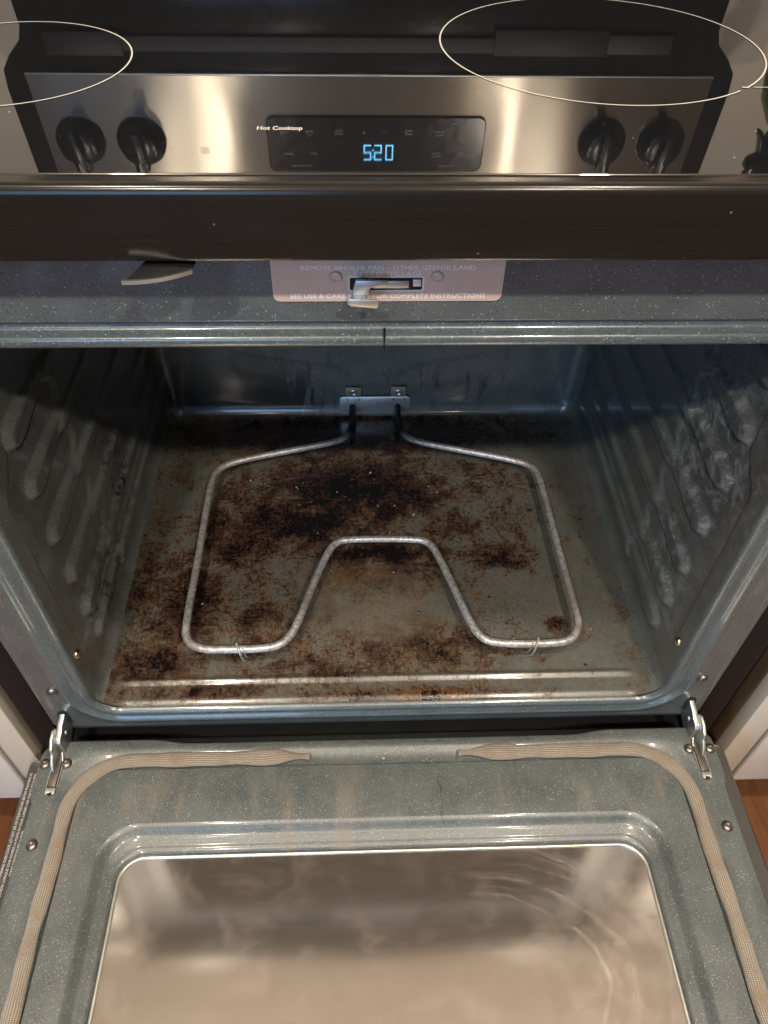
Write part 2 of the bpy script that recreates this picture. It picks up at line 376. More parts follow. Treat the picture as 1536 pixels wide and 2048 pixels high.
# ------------------------------------------------------------------ mesh helpers
def obj(name, verts, faces, mat, parent=None, smooth=False, uvs=None, angle=40):
    me = bpy.data.meshes.new(name); me.from_pydata([tuple(v) for v in verts], [], faces); me.update()
    bm = bmesh.new(); bm.from_mesh(me); bmesh.ops.recalc_face_normals(bm, faces=bm.faces)
    bm.to_mesh(me); bm.free()
    if smooth:
        me.shade_smooth()
        if angle: me.set_sharp_from_angle(angle=R(angle))
    if uvs:
        l = me.uv_layers.new(name='UVMap')
        for lp in me.loops: l.data[lp.index].uv = uvs[lp.vertex_index]
    o = bpy.data.objects.new(name, me); COL.objects.link(o)
    if mat is not None: me.materials.append(M[mat])
    if parent is not None: o.parent = parent
    return o
def empty(name, label, cat, group=None):
    o = bpy.data.objects.new(name, None); COL.objects.link(o); o.empty_display_size = .05
    o['label'] = label; o['category'] = cat
    if group: o['group'] = group
    return o
def ident(x, y, z): return Vector((x, y, z))
def box(name, x0, x1, y0, y1, z0, z1, mat, parent=None, bev=0.0, T=ident, seg=2):
    bm = bmesh.new(); bmesh.ops.create_cube(bm, size=1)
    for v in bm.verts:
        v.co = Vector((x0 if v.co.x < 0 else x1, y0 if v.co.y < 0 else y1, z0 if v.co.z < 0 else z1))
    if bev: bmesh.ops.bevel(bm, geom=bm.edges[:], offset=bev, segments=seg, affect='EDGES', profile=.5)
    for v in bm.verts: v.co = T(*v.co)
    bmesh.ops.recalc_face_normals(bm, faces=bm.faces)
    me = bpy.data.meshes.new(name); bm.to_mesh(me); bm.free()
    if bev: me.shade_smooth(); me.set_sharp_from_angle(angle=R(50))
    me.materials.append(M[mat]); o = bpy.data.objects.new(name, me); COL.objects.link(o)
    if parent is not None: o.parent = parent
    return o
def rr(x0, x1, z0, z1, r, nc=8, mx=1, mz=1):
    """rounded rectangle loop, counter-clockwise, mx / mz extra divisions on straight edges"""
    r = min(r, (x1 - x0) / 2 - 1e-5, (z1 - z0) / 2 - 1e-5); pts = []
    cs = [((x1 - r, z0 + r), -90), ((x1 - r, z1 - r), 0), ((x0 + r, z1 - r), 90), ((x0 + r, z0 + r), 180)]
    for k, ((cx, cz), a0) in enumerate(cs):
        for i in range(nc + 1):
            a = R(a0 + 90 * i / nc); pts.append((cx + r * math.cos(a), cz + r * math.sin(a)))
        nx = cs[(k + 1) % 4]; a = R(nx[1]); q = (nx[0][0] + r * math.cos(a), nx[0][1] + r * math.sin(a)); s = pts[-1]
        m = mz if k % 2 == 0 else mx
        for i in range(1, m): pts.append((s[0] + (q[0] - s[0]) * i / m, s[1] + (q[1] - s[1]) * i / m))
    return pts
def loft(name, loops, mat, parent=None, cap0=False, cap1=False, smooth=True, angle=40):
    n = len(loops[0]); verts = [p for l in loops for p in l]; faces = []
    for k in range(len(loops) - 1):
        for i in range(n):
            j = (i + 1) % n; faces.append((k * n + i, k * n + j, (k + 1) * n + j, (k + 1) * n + i))
    if cap0: faces.append(tuple(range(n))[::-1])
    if cap1: faces.append(tuple(range((len(loops) - 1) * n, len(loops) * n)))
    return obj(name, verts, faces, mat, parent, smooth, angle=angle)
def prism(name, outline, axis, a0, a1, mat, parent=None, T=ident, bev=0.0):
    """extrude a 2-D outline along x, y or z"""
    def put(p, a): return {'x': (a, p[0], p[1]), 'y': (p[0], a, p[1]), 'z': (p[0], p[1], a)}[axis]
    bm = bmesh.new()
    vs0 = [bm.verts.new(put(p, a0)) for p in outline]; vs1 = [bm.verts.new(put(p, a1)) for p in outline]
    n = len(outline); bm.faces.new(vs0); bm.faces.new(vs1[::-1])
    for i in range(n): bm.faces.new((vs0[i], vs0[(i + 1) % n], vs1[(i + 1) % n], vs1[i]))
    bmesh.ops.recalc_face_normals(bm, faces=bm.faces)
    if bev: bmesh.ops.bevel(bm, geom=[e for e in bm.edges if e.calc_face_angle(0) > .6], offset=bev, segments=2, affect='EDGES', profile=.5)
    for v in bm.verts: v.co = T(*v.co)
    me = bpy.data.meshes.new(name); bm.to_mesh(me); bm.free(); me.materials.append(M[mat])
    me.shade_smooth(); me.set_sharp_from_angle(angle=R(35))
    o = bpy.data.objects.new(name, me); COL.objects.link(o)
    if parent is not None: o.parent = parent
    return o
def chaikin(pts, n=2):
    for _ in range(n):
        q = [pts[0]]
        for a, b in zip(pts, pts[1:]): q += [a * .75 + b * .25, a * .25 + b * .75]
        q.append(pts[-1]); pts = q
    return pts
def tube(name, pts, rad, mat, parent=None, seg=12, up=Vector((0, 0, 1)), flat=1.0, caps=True, angle=60):
    """tube along pts; rad is a number or a list; flat squashes it along up. UV: u metres along, v around"""
    n = len(pts); verts = []; uvs = []; s = 0.0
    for i, p in enumerate(pts):
        if i: s += (pts[i] - pts[i - 1]).length
        tg = (pts[min(i + 1, n - 1)] - pts[max(i - 1, 0)]).normalized()
        side = tg.cross(up); side = side.normalized() if side.length > 1e-6 else Vector((1, 0, 0)); nn = side.cross(tg)
        r = rad[i] if hasattr(rad, '__len__') else rad
        for k in range(seg + 1):
            a = 2 * math.pi * k / seg
            verts.append(p + side * (math.cos(a) * r) + nn * (math.sin(a) * r * flat)); uvs.append((s, k / seg))
    m = seg + 1; faces = []
    for i in range(n - 1):
        for k in range(seg): faces.append((i * m + k, i * m + k + 1, (i + 1) * m + k + 1, (i + 1) * m + k))
    if caps: faces.append(tuple(range(seg))); faces.append(tuple((n - 1) * m + k for k in range(seg))[::-1])
    return obj(name, verts, faces, mat, parent, True, uvs, angle)
def lathe(name, prof, mat, parent=None, T=ident, seg=24, angle=40):
    """prof: (radius, height) pairs about local z"""
    verts = []; faces = []; n = len(prof)
    for r, h in prof:
        for k in range(seg):
            a = 2 * math.pi * k / seg; verts.append(T(r * math.cos(a), r * math.sin(a), h))
    for i in range(n - 1):
        for k in range(seg):
            j = (k + 1) % seg; faces.append((i * seg + k, i * seg + j, (i + 1) * seg + j, (i + 1) * seg + k))
    faces.append(tuple(range(seg))[::-1]); faces.append(tuple(range((n - 1) * seg, n * seg)))
    return obj(name, verts, faces, mat, parent, True, angle=angle)
def frame_T(o, ex, ey, ez):
    o, ex, ey, ez = Vector(o), Vector(ex), Vector(ey), Vector(ez)
    return lambda x, y, z: o + ex * x + ey * y + ez * z
def text(name, body, size, mat, parent, T, align='CENTER', depth=0.0, sx=1.0, width=None, bold=0.0):
    cu = bpy.data.curves.new(name, 'FONT'); cu.body = body; cu.size = size; cu.align_x = align; cu.align_y = 'CENTER'; cu.extrude = depth
    cu.resolution_u = 2; cu.offset = bold
    t = bpy.data.objects.new(name + '_tmp', cu); COL.objects.link(t)
    dg = bpy.context.evaluated_depsgraph_get(); me = bpy.data.meshes.new_from_object(t.evaluated_get(dg))
    bpy.data.objects.remove(t); bpy.data.curves.remove(cu)
    if width:
        xs = [v.co.x for v in me.vertices]; sx = width / max(1e-6, max(xs) - min(xs))
    for v in me.vertices: v.co = T(v.co.x * sx, v.co.y, v.co.z)
    me.name = name; me.materials.clear(); me.materials.append(M[mat])
    o = bpy.data.objects.new(name, me); COL.objects.link(o); o.parent = parent
    return o

# ------------------------------------------------------------------ setting: floor, wall
floor = box('floor', -2.5, 2.5, -3.2, .66, -.03, -.014, 'wood'); floor['kind'] = 'structure'
pw = .118
for ix in range(-9, 9):
    y = -2.2 + (ix * 37 % 11) * .09
    while y < .12:
        y1 = min(y + 1.05 + (ix * 13 % 5) * .06, .12)
        box('plank', ix * pw + .0012, (ix + 1) * pw - .0012, y + .0012, y1 - .0012, -.0138, 0, 'wood', floor, bev=.0015, seg=1); y = y1
wall = box('wall', -2.5, 2.5, .66, .70, -.03, 2.5, 'wall'); wall['kind'] = 'structure'
ceiling = box('ceiling', -2.5, 2.5, -3.6, .70, 2.5005, 2.54, 'ceiling'); ceiling['kind'] = 'structure'

# ------------------------------------------------------------------ cabinets
def cabinet(side, xi, label):
    c = empty('base_cabinet', label, 'cabinet', 'base cabinets either side of the range')
    s = side; xo = xi + s * .58
    def bx(n, a, b, y0, y1, z0, z1, m, bev=.0015, par=c):
        return box(n, min(a, b), max(a, b), y0, y1, z0, z1, m, par, bev)
    bx('side_panel', xi, xi + s * .016, .0405, .63, .0, .876, 'black_satin', .0008)  # black over the veneered side stands in for shade in the gap
    bx('edge_band', xi, xi + s * .016, .0205, .0402, .0, .876, 'veneer', .0008)
    bx('carcass', xi + s * .0162, xo, .024, .63, .105, .876, 'white_cab')
    bx('toe_kick', xi + s * .0162, xo, .095, .63, 0, .1045, 'veneer')
    bx('face_stile', xi - s * .0003, xi + s * .030, .0, .0203, .102, .874, 'cream')
    d = bx('cabinet_door', xi + s * .034, xo - s * .01, .004, .022, .108, .70, 'white_cab', .002)
    xa, xb = xi + s * .034, xo - s * .01
    for n, a, b, z0, z1 in (('door_stile', xa, xa + s * .055, .108, .70), ('door_stile', xb - s * .055, xb, .108, .70),
                            ('door_rail', xa + s * .0555, xb - s * .0555, .108, .165), ('door_rail', xa + s * .0555, xb - s * .0555, .645, .70)):
        bx(n, a, b, -.004, .0036, z0, z1, 'white_cab', .002, d)
    bx('drawer_front', xa, xb, -.004, .022, .712, .865, 'white_cab', .002)
    bx('countertop', xi - s * .004, xo + s * .02, -.018, .658, .8765, .912, 'counter', .003)
    return c
cabinet(-1, -.404, 'white base cabinet with cream stile to the left of the range')
cabinet(1, .427, 'white base cabinet with cream stile to the right of the range')

# ------------------------------------------------------------------ the range
RG = empty('electric_range', 'electric kitchen range with its oven door open and a grease-stained oven floor', 'range')
for s in (-1, 1):
    box('side_panel', min(s * .3625, s * .391), max(s * .3625, s * .391), .004, .62, .03, .873, 'black_satin', RG, .002)  # widened past the body so its black stands in for the gap's shade
box('storage_drawer', -.3615, .3615, -.028, .30, .04, .232, 'black_satin', RG, .004)
box('base_plinth', -.3615, .3615, .02, .60, .0, .039, 'black_satin', RG, .002)
box('insulation_shell', -.361, .361, .475, .60, .234, .872, 'black_satin', RG, .002)

# oven cavity: rings of a rounded rectangle pushed back along y, embossed side walls and floor bead
ribs = [(.384, .85), (.425, 1.0), (.480, 1.0), (.539, 1.0), (.600, 1.0), (.657, 1.0), (.714, .9)]
def sstep(a, b, v):
    t = max(0.0, min(1.0, (v - a) / (b - a))); return t * t * (3 - 2 * t)
def emboss(y, z):
    """pressed rack ladder: long flat-topped guides with round noses, scalloped pads between them"""
    d = 0.0
    lob = .140 + .030 * abs(math.cos(math.pi * (z - .4525) / .0585))
    pad = sstep(lob - .0045, lob + .0045, y) * sstep(.362, .372, z) * sstep(.748, .738, z) * sstep(.462, .448, y)
    d += .0032 * pad
    for zk, w in ribs:
        h = .0120 + .0034 * sstep(.15, .085, y)
        nose = .052
        dy = max(0.0, (nose + h * 1.1 - y) / (h * 1.1))
        rad = math.hypot((z - zk) / h, dy)
        if rad < 1:
            prof_ = sstep(1.0, .52, rad)
            amp = .0056 + .0022 * sstep(.125, .080, y)
            d += w * amp * prof_ * sstep(.456, .440, y)
    edge = .021 + .030 * sstep(.62, .655, z)
    d -= .0030 * sstep(edge - .002, edge + .002, y) * sstep(.40, .41, z) * sstep(.745, .735, z) * sstep(.463, .447, y)
    return d
ZF, HW, YB = .3313, .302, .4716
ys = [.0005 + .0595 * i / 34 for i in range(35)] + [.060 + .39 * i / 150 for i in range(1, 151)]
loops = []
for y in ys:
    z1 = .7915 + .012 * sstep(.0, .02, y)
    lp = []
    for (x, z) in rr(-HW, HW, ZF, z1, .026, 8, 70, 260):
        if abs(x) > HW - .0004:
            x = math.copysign(abs(x) - emboss(y, z), x)
        elif z < ZF + .0004:
            bead = math.exp(-((y - .0290) / .0033) ** 2) * sstep(.2915, .2855, abs(x))
            z = ZF + .0032 * bead - .0022 * sstep(.008, .0, y)
        lp.append((x, y, z))
    loops.append(lp)
for k in range(1, 8):
    a = k / 7 * math.pi / 2; ins = .0216 * (1 - math.cos(a)); y = .450 + .0216 * math.sin(a)
    loops.append([(x, y, z) for (x, z) in rr(-HW + ins, HW - ins, ZF + ins, .8035 - ins, max(.026 - ins, .012), 8, 70, 260)])
cavity = loft('oven_cavity', loops, 'enamel_cavity', RG, cap1=True, angle=60)
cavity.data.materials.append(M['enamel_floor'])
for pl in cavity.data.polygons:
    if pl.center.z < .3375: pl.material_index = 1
cv = []; cf = []
for k in range(170):
    for _ in range(30):
        cx, cy = random.uniform(-.28, .28), random.uniform(.035, .43)
        w = max(math.exp(-((cx + .05) / .15) ** 2 - ((cy - .28) / .09) ** 2), .8 * math.exp(-((cx + .22) / .06) ** 2 - ((cy - .12) / .10) ** 2), .12)
        if random.random() < w: break
    rc = random.choice((.0012, .0016, .0022, .0034)); n0 = len(cv); m = 6
    for j in range(m):
        a = 2 * math.pi * j / m + random.uniform(-.3, .3); q = rc * random.uniform(.55, 1.2)
        cv.append((cx + q * math.cos(a), cy + q * math.sin(a) * .8, ZF - .0002))
    cv.append((cx + rc * random.uniform(-.3, .3), cy, ZF + rc * random.uniform(.25, .6)))
    for j in range(m): cf.append((n0 + j, n0 + (j + 1) % m, n0 + m))
crumbs = obj('burnt_crumbs', cv, cf, 'crumb', cavity); crumbs['kind'] = 'stuff'
for sx, px, pz in ((-1, .0095, .421), (1, .013, .418)):
    lathe('wall_screw', [(.0052, 0), (.0050, .0016), (.0036, .0030), (.0015, .0036), (.0004, .0037)], 'brass', cavity,
          frame_T((sx * (HW - .0003), px, pz), (0, 1, 0), (0, 0, 1), (-sx, 0, 0)), 16)

# front frame with rolled lip
prof = [(0, .0004), (.0003, -.0015), (.0014, -.0036), (.0035, -.0050), (.0062, -.0053), (.0086, -.0046), (.0098, -.0028), (.0106, .0005),
        (.0122, .0022), (.0150, .0026), (.0190, .0022), (.0220, .0002), (.0240, -.0020), (.0262, -.0028), (.0288, -.0020), (.0315, -.0004), (.0345, 0)]
loops = []
for o_, y in prof:
    top = min(.7915 + o_, .7915 + .0150) if o_ > .0122 else .7915 + o_
    if o_ > .0122: top = .8037 + (o_ - .0122) * .55
    yy = y
    loops.append([(x, yy if not (z > .801 and o_ > .0150) else min(yy, .0022) if False else (yy if z < .79 or o_ <= .0122 else (.0022 if o_ < .0195 else 0.0)), z)
                  for (x, z) in rr(-HW - o_, HW + o_, ZF - .0022 - o_, top, .026 + o_, 10, 4, 4)])
for hw_, z0, z1, r_, y_ in ((.352, .291, .858, .022, 0.0), (.3585, .2855, .8690, .014, 0.0), (.3602, .2840, .8715, .012, .0012), (.3606, .2838, .8718, .012, .006), (.3606, .2838, .8718, .012, .030)):
    loops.append([(x, y_, z) for (x, z) in rr(-hw_, hw_, z0, z1, r_, 10, 4, 4)])
frame = loft('front_frame', loops, 'enamel_frame', RG, angle=55)
box('lip_seam', -.0053, -.0043, -.0056, .0005, .7911, .8040, 'black_satin', frame)
def panhead(name, T, parent, r=.0058, h=.0034, mat='screw'):
    o = lathe(name, [(r, 0), (r, .0006), (r * .93, h * .55), (r * .70, h * .88), (r * .42, h), (r * .40, h * .80), (.0003, h * .62)], mat, parent, T, 20)
    return o
for s in (-1, 1):
    panhead('frame_screw', frame_T((s * .340, -.0002, .3653), (1, 0, 0), (0, 0, 1), (0, -1, 0)), frame)
    prism('hinge_slot', [(s * .3365, .300), (s * .3365, .320), (s * .3405, .326), (s * .3470, .322), (s * .3490, .314), (s * .3490, .300)][::s], 'y', -.0006, .004, 'void', frame)

# latch label and latch
lab = loft('latch_label', [[(x, y, z) for (x, z) in rr(-.0715, .0655, .8240, .8690, .004, 5)] for y in (-.0003, -.0013)], 'label', RG, cap1=True)
TL = lambda z, y=-.00135: frame_T((-.003, y, z), (1, 0, 0), (0, 0, 1), (0, -1, 0))
text('label_text', 'REMOVE BROILER PAN \u2013 OTHER UTENSILS,AND', .0042, 'label_text', lab, TL(.8462), depth=.00015, width=.102)
text('label_text', 'EXCESS SPILLAGE', .0042, 'label_text', lab, TL(.8423), depth=.00015, width=.040)
text('label_text', 'SEE USE & CARE BOOK FOR COMPLETE INSTRUCTIONS', .0044, 'label_text', lab, TL(.8275), depth=.00015, width=.117)
loft('slot_rim', [[(x, y, z) for (x, z) in rr(x0, x1, z0, z1, r, 4)] for x0, x1, z0, z1, r, y in
     ((-.0268, .0186, .8308, .8412, .0014, -.0013), (-.0264, .0182, .8312, .8408, .0012, -.0021), (-.0258, .0174, .8318, .8402, .001, -.0020), (-.0256, .0172, .8320, .8400, .001, -.0014))], 'label_text', lab)
box('latch_slot', -.0256, .0172, -.00165, -.0013, .8320, .8400, 'void', lab)
box('latch_bolt', -.0125, .0095, -.0030, -.0017, .8335, .8385, 'zinc', lab, .0005)
box('latch_bolt', .0115, .0165, -.0034, -.0017, .8350, .8396, 'plate', lab, .0004)
for x in (-.0337, .0259):
    lathe('label_screw', [(.0042, 0), (.0041, .0008), (.0035, .0014), (.0028, .0015), (.0026, .0009), (.0003, .0008)], 'label', lab,
          frame_T((x, -.0013, .8402), (1, 0, 0), (0, 0, 1), (0, -1, 0)), 8)
hook = [(-.0222, .8442), (-.0039, .8436), (-.0039, .8403), (-.0122, .8400), (-.0142, .8385), (-.0158, .8325), (-.0252, .8322), (-.0236, .8390)]
latch = prism('latch_hook', hook, 'y', -.0120, -.0102, 'zinc', RG, bev=.0004)
prism('hook_tip', [(-.0272, .8350), (-.0262, .8362), (-.0100, .8354), (-.0088, .8342), (-.0092, .8306), (-.0108, .8297), (-.0252, .8312), (-.0272, .8328)], 'y', -.0182, -.0170, 'zinc_warm', latch, bev=.0005)
box('hook_web', -.0245, -.0160, -.0172, -.0118, .8322, .8348, 'zinc', latch, .0004)
box('hook_arm', -.0210, -.0160, -.0104, -.0018, .8352, .8398, 'zinc', latch, .0003)

# ------------------------------------------------------------------ bake element
EL = [(-.0286, .4690), (-.0290, .4400), (-.0302, .4203), (-.0345, .4013), (-.0463, .386), (-.128, .365), (-.190, .3474), (-.2106, .3316), (-.2155, .3030), (-.2150, .1864), (-.2172, .0880), (-.2135, .0640), (-.1960, .0534), (-.1751, .0525), (-.1260, .0525), (-.1060, .0585), (-.0936, .0796), (-.077, .1385), (-.0603, .1873), (-.0500, .2040), (-.0329, .2080), (.0473, .2068), (.0652, .2010), (.0747, .1779), (.0895, .1279), (.1001, .089), (.1105, .0622), (.1297, .0530), (.1936, .0525), (.2140, .0568), (.2262, .0765), (.2254, .1001), (.2221, .2019), (.2207, .3061), (.2153, .3304), (.1964, .3430), (.1256, .3641), (.0545, .3855), (.040, .4034), (.0370, .4301), (.0371, .4690)]
pts = chaikin([Vector((x, y, .356 - .004 * sstep(.40, .44, y))) for x, y in EL], 3)
elem = tube('bake_element', pts, .0044, 'element', RG, 12)
loft('mounting_plate', [[(x, y, z) for (x, z) in rr(-.0475 + i, .0562 - i, .3425 + i, .3690 - i, .006, 5)] for y, i in ((.4685, 0), (.4665, 0), (.4660, .0006))], 'plate', elem, cap1=True)
for x0, x1, z1 in ((-.0385, -.0150, .3860), (.0265, .0490, .3868)):
    b = box('bracket', x0, x1, .4655, .4700, .3694, z1, 'bracket', elem, .001)
    lathe('bracket_screw', [(.0058, 0), (.0055, .0012), (.0040, .0020), (.0030, .0012), (.0003, .0010)], 'zinc', b, frame_T(((x0 + x1) / 2, .4655, .378), (1, 0, 0), (0, 0, 1), (0, -1, 0)), 14)
for x, z in ((-.0355, .3640), (-.0190, .3640), (.0310, .3645), (.0470, .3650)):
    lathe('plate_hole', [(.0014, 0), (.0012, .0004), (.0003, .0005)], 'void', elem, frame_T((x, .4660, z), (1, 0, 0), (0, 0, 1), (0, -1, 0)), 10)
for x, s in ((-.1530, 1), (.1712, -1)):
    f = [Vector((x - .004 * s, .0525 + .004, .3615)), Vector((x, .0470, .3600)), Vector((x + .0012 * s, .0462, .348)), Vector((x + .0022 * s, .0492, .338)), Vector((x + .0036 * s, .0540, .3318))]
    tube('support_foot', chaikin(f, 2), .0014, 'element', elem, 8)
    tube('support_foot', chaikin([Vector((p.x + .0030 * s, p.y + .004, p.z)) for p in f[1:]], 2), .0011, 'element', elem, 8)

# ------------------------------------------------------------------ cooktop
ZC = .9129
top = prism('cooktop_trim', [(-.0285, .9090), (-.0290, .9128), (-.0300, .9134), (-.0335, .9132), (-.0362, .9134), (-.0392, .9136), (-.0412, .9128), (-.0424, .9112), (-.0430, .9090),
                     (-.0432, .9030), (-.0432, .8765), (-.0426, .8745), (-.0412, .8735), (-.0385, .8733), (.595, .8735), (.600, .880), (.600, .9085)], 'x', -.3785, .3785, 'trim', RG)
loft('ceramic_glass', [[(x, y, z) for (x, y) in rr(-.374 + i, .374 - i, -.0283 + i, .585 - i, .004, 4)] for z, i in ((.9092, 0), (ZC - .0006, 0), (ZC - .0001, .0006), (ZC, .0012))], 'top_glass', top, cap1=True, smooth=False)
def ring(name, cx, cy, r, w, a0=0, a1=360, seg=160):
    v = []; f = []
    for k in range(seg + 1):
        a = R(a0 + (a1 - a0) * k / seg)
        for q in (r - w / 2, r + w / 2): v.append((cx + q * math.cos(a), cy + q * math.sin(a), ZC + .0003))
    for k in range(seg): f.append((2 * k, 2 * k + 1, 2 * k + 3, 2 * k + 2))
    return obj(name, v, f, 'white_print', top)
ring('burner_ring', .1437, .1685, .1072, .0010, -46, 309)
ring('burner_ring', -.2381, .1308, .0764, .0010)
for x0, x1, w in ((.2145, .2185, .0016), (.2215, .300, .0008)):
    obj('burner_mark', [(x0, .0912 - w / 2, ZC + .0003), (x1, .0904 - w / 2, ZC + .0003), (x1, .0904 + w / 2, ZC + .0003), (x0, .0912 + w / 2, ZC + .0003)], [(0, 1, 2, 3)], 'white_print', top)
text('cooktop_lettering', 'Hot Cooktop', .0070, 'white_print', top, frame_T((-.0622, .0268, ZC + .0003), (1, 0, 0), (0, 1, 0), (0, 0, 1)), width=.0245, bold=.00012)
# bent trim tab under the front edge
tab = [Vector(p) for p in ((-.1412, -.0545), (-.1330, -.0543), (-.1240, -.0525), (-.1150, -.0490), (-.1070, -.0440))]
tp = chaikin([Vector((p.x, p.y, 0)) for p in tab], 2)
v = []; f = []
for i, p in enumerate(tp):
    for dz, dy in ((.8700, 0), (.8676, .0003), (.8676, .0026), (.8695, .0022)): v.append((p.x, p.y + dy, dz))
n = len(tp)
for i in range(n - 1):
    for k in range(4): f.append((4 * i + k, 4 * i + (k + 1) % 4, 4 * i + 4 + (k + 1) % 4, 4 * i + 4 + k))
f += [(0, 1, 2, 3), tuple(4 * (n - 1) + k for k in (3, 2, 1, 0))]
tabo = obj('bent_trim_tab', v, f, 'zinc', top, True)
obj('tab_web', [(-.1395, -.0520, .8690), (-.1330, -.0525, .8690), (-.1240, -.0508, .8690), (-.1150, -.0470, .8690), (-.1070, -.0425, .8690), (-.104, -.030, .8725), (-.128, -.030, .8725)], [(0, 1, 2, 3, 4, 5, 6)], 'black_satin', tabo)

# ------------------------------------------------------------------ backguard with controls (seen mirrored in the glass)
KL = .12
def FP(off=0.0): return lambda x, y, z: Vector((x, .4588 + (z - 1.0287) * KL + y - off, z))
out = [(-.346, .9132), (-.346, .985), (-.351, .998), (-.366, 1.012), (-.3765, 1.026), (-.3790, 1.045), (-.3790, 1.160), (-.372, 1.172), (.372, 1.172), (.3790, 1.160), (.3790, 1.045), (.3765, 1.026), (.366, 1.012), (.351, .998), (.346, .985), (.346, .9132)]
bg = prism('backguard', out, 'y', .0025, .14, 'black_gloss', RG, T=FP(), bev=.002)
box('vent_strip', -.300, .300, -.0015, .0020, .992, 1.006, 'vent_grey', bg, .0005, T=FP())
box('vent_strip', -.325, -.250, -.0030, -.0016, .988, 1.010, 'black_satin', bg, .0005, T=FP())
box('vent_strip', .120, .235, -.0030, -.0016, .984, 1.008, 'black_satin', bg, .0005, T=FP())
box('vent_strip', .235, .300, -.0025, -.0016, .988, 1.006, 'tab_steel', bg, .0005, T=FP())
# steel fascia with U along z so the brushed highlight stretches upright
vv = []; uu = []; ff = []
nx, nz = 60, 10
for i in range(nx + 1):
    for j in range(nz + 1):
        x = -.3548 + .7096 * i / nx; z = 1.0290 + .130 * j / nz
        d = .0006
        # shallow dishing beside the display, as pressed sheet metal shows
        d += .0004 * math.exp(-((abs(x - .002) - .150) / .022) ** 2) * math.sin(math.pi * (z - 1.029) / .13)
        vv.append(FP()(x, -.0005 - d, z)); uu.append((z * 4, x * 4))
for i in range(nx):
    for j in range(nz):
        a = i * (nz + 1) + j; ff.append((a, a + 1, a + nz + 2, a + nz + 1))
fascia = obj('steel_fascia', vv, ff, 'steel', bg, True, uu, None)
box('fascia_edge', -.3550, .3550, -.0016, .0024, 1.0268, 1.0287, 'zinc', bg, .0006, T=FP())
disp = loft('display_panel', [[FP()(x, y, z) for (x, z) in rr(-.1165 + i, .1218 - i, 1.0695 + i, 1.1310 - i, .008, 6)] for y, i in ((-.0010, 0), (-.0034, 0), (-.0040, .0008))], 'black_gloss', bg, cap1=True, smooth=False)
def PT(x, z, off=.0042): 
    p = FP()(x, -off, z); return frame_T(p, (1, 0, 0), (0, KL, 1), (0, -1, KL))
SEG = {'2': 'abged', '5': 'afgcd', '0': 'abcdef'}
dw, dh, tw = .0088, .0180, .0017
seg_r = {'a': (0, dw, dh - tw, dh), 'g': (0, dw, dh / 2 - tw / 2, dh / 2 + tw / 2), 'd': (0, dw, 0, tw), 'f': (0, tw, dh / 2, dh), 'b': (dw - tw, dw, dh / 2, dh), 'e': (0, tw, 0, dh / 2), 'c': (dw - tw, dw, 0, dh / 2)}
for ch, x0 in (('2', -.0113), ('5', .0004), ('0', .0130)):
    for sgn in SEG[ch]:
        a, b, c, d = seg_r[sgn]; g = .00025
        box('digit_segment', a + g, b - g, c + g, d - g, 0, .0002, 'digits', disp, T=PT(x0, 1.0995, .0041))
for z in (1.1050, 1.1125): box('digit_segment', 0, .0013, 0, .0016, 0, .0002, 'digits', disp, T=PT(-.0014, z, .0041))
for body, x, z, s in (('Bake', -.097, 1.086, .0042), ('To\nBroil', -.070, 1.087, .0036), ('Cook\nTime', -.038, 1.086, .0036), ('+', -.0107, 1.086, .0060), ('\u2013', .0112, 1.086, .0060), ('Start\nTime', .0380, 1.086, .0036),
                      ('Keep\nWarm', .072, 1.087, .0036), ('Oven\nLight', .099, 1.087, .0036), ('START', -.094, 1.110, .0036), ('Lock', -.066, 1.110, .0036), ('Timer\nClock', .070, 1.111, .0036), ('Cancel\nOff', .097, 1.111, .0036),
                      ('Control Lock', -.080, 1.124, .0036), ('Hold 3 Sec', .082, 1.124, .0036), ('Oven', .088, 1.076, .0036)):
    text('panel_lettering', body, s, 'grey_print', disp, PT(x, z), sx=1.15)
text('panel_lettering', 'OVEN\nLIGHT', .0034, 'grey_print', fascia, PT(-.186, 1.108, .0030))
for x, tilt in ((-.3179, 4), (-.2528, 0), (.2533, 3), (.3192, -4)):
    p = FP()(x, -.0015, 1.0970); a = R(tilt)
    ex = Vector((math.cos(a), 0, -math.sin(a))); ey = Vector((math.sin(a), KL, math.cos(a))).normalized(); ez = Vector((0, -1, KL)).normalized()
    T = frame_T(p, ex, ey, ez)
    k = lathe('knob', [(.0262, 0), (.0262, .003), (.0245, .0065), (.0225, .0080), (.0205, .0150), (.0180, .0172), (.0100, .0182), (.0005, .0184)], 'knob', bg, T, 36)
    prism('knob_grip', [(-.0052, -.0225), (.0052, -.0225), (.0062, 0), (.0052, .0275), (.0030, .0300), (-.0030, .0300), (-.0052, .0275), (-.0062, 0)], 'z',   .0060, .0300, 'knob', k, T=T, bev=.0016)
    for q in range(-5, 6):
        b = R(q * 24); c0, s0 = math.sin(b), math.cos(b)
        text('dial_mark', ('OFF' if q == 0 else '|'), .0030, 'dial_print', bg, frame_T(p + Vector((c0 * .0315, -.0004, s0 * .0315 + KL * 0)) + Vector((0, s0 * .0315 * KL, 0)), (1, 0, 0), (0, KL, 1), (0, -1, KL)))
    box('knob_mark', -.0007, .0007, .010, .027, .0300, .0304, 'white_print', k, T=T)

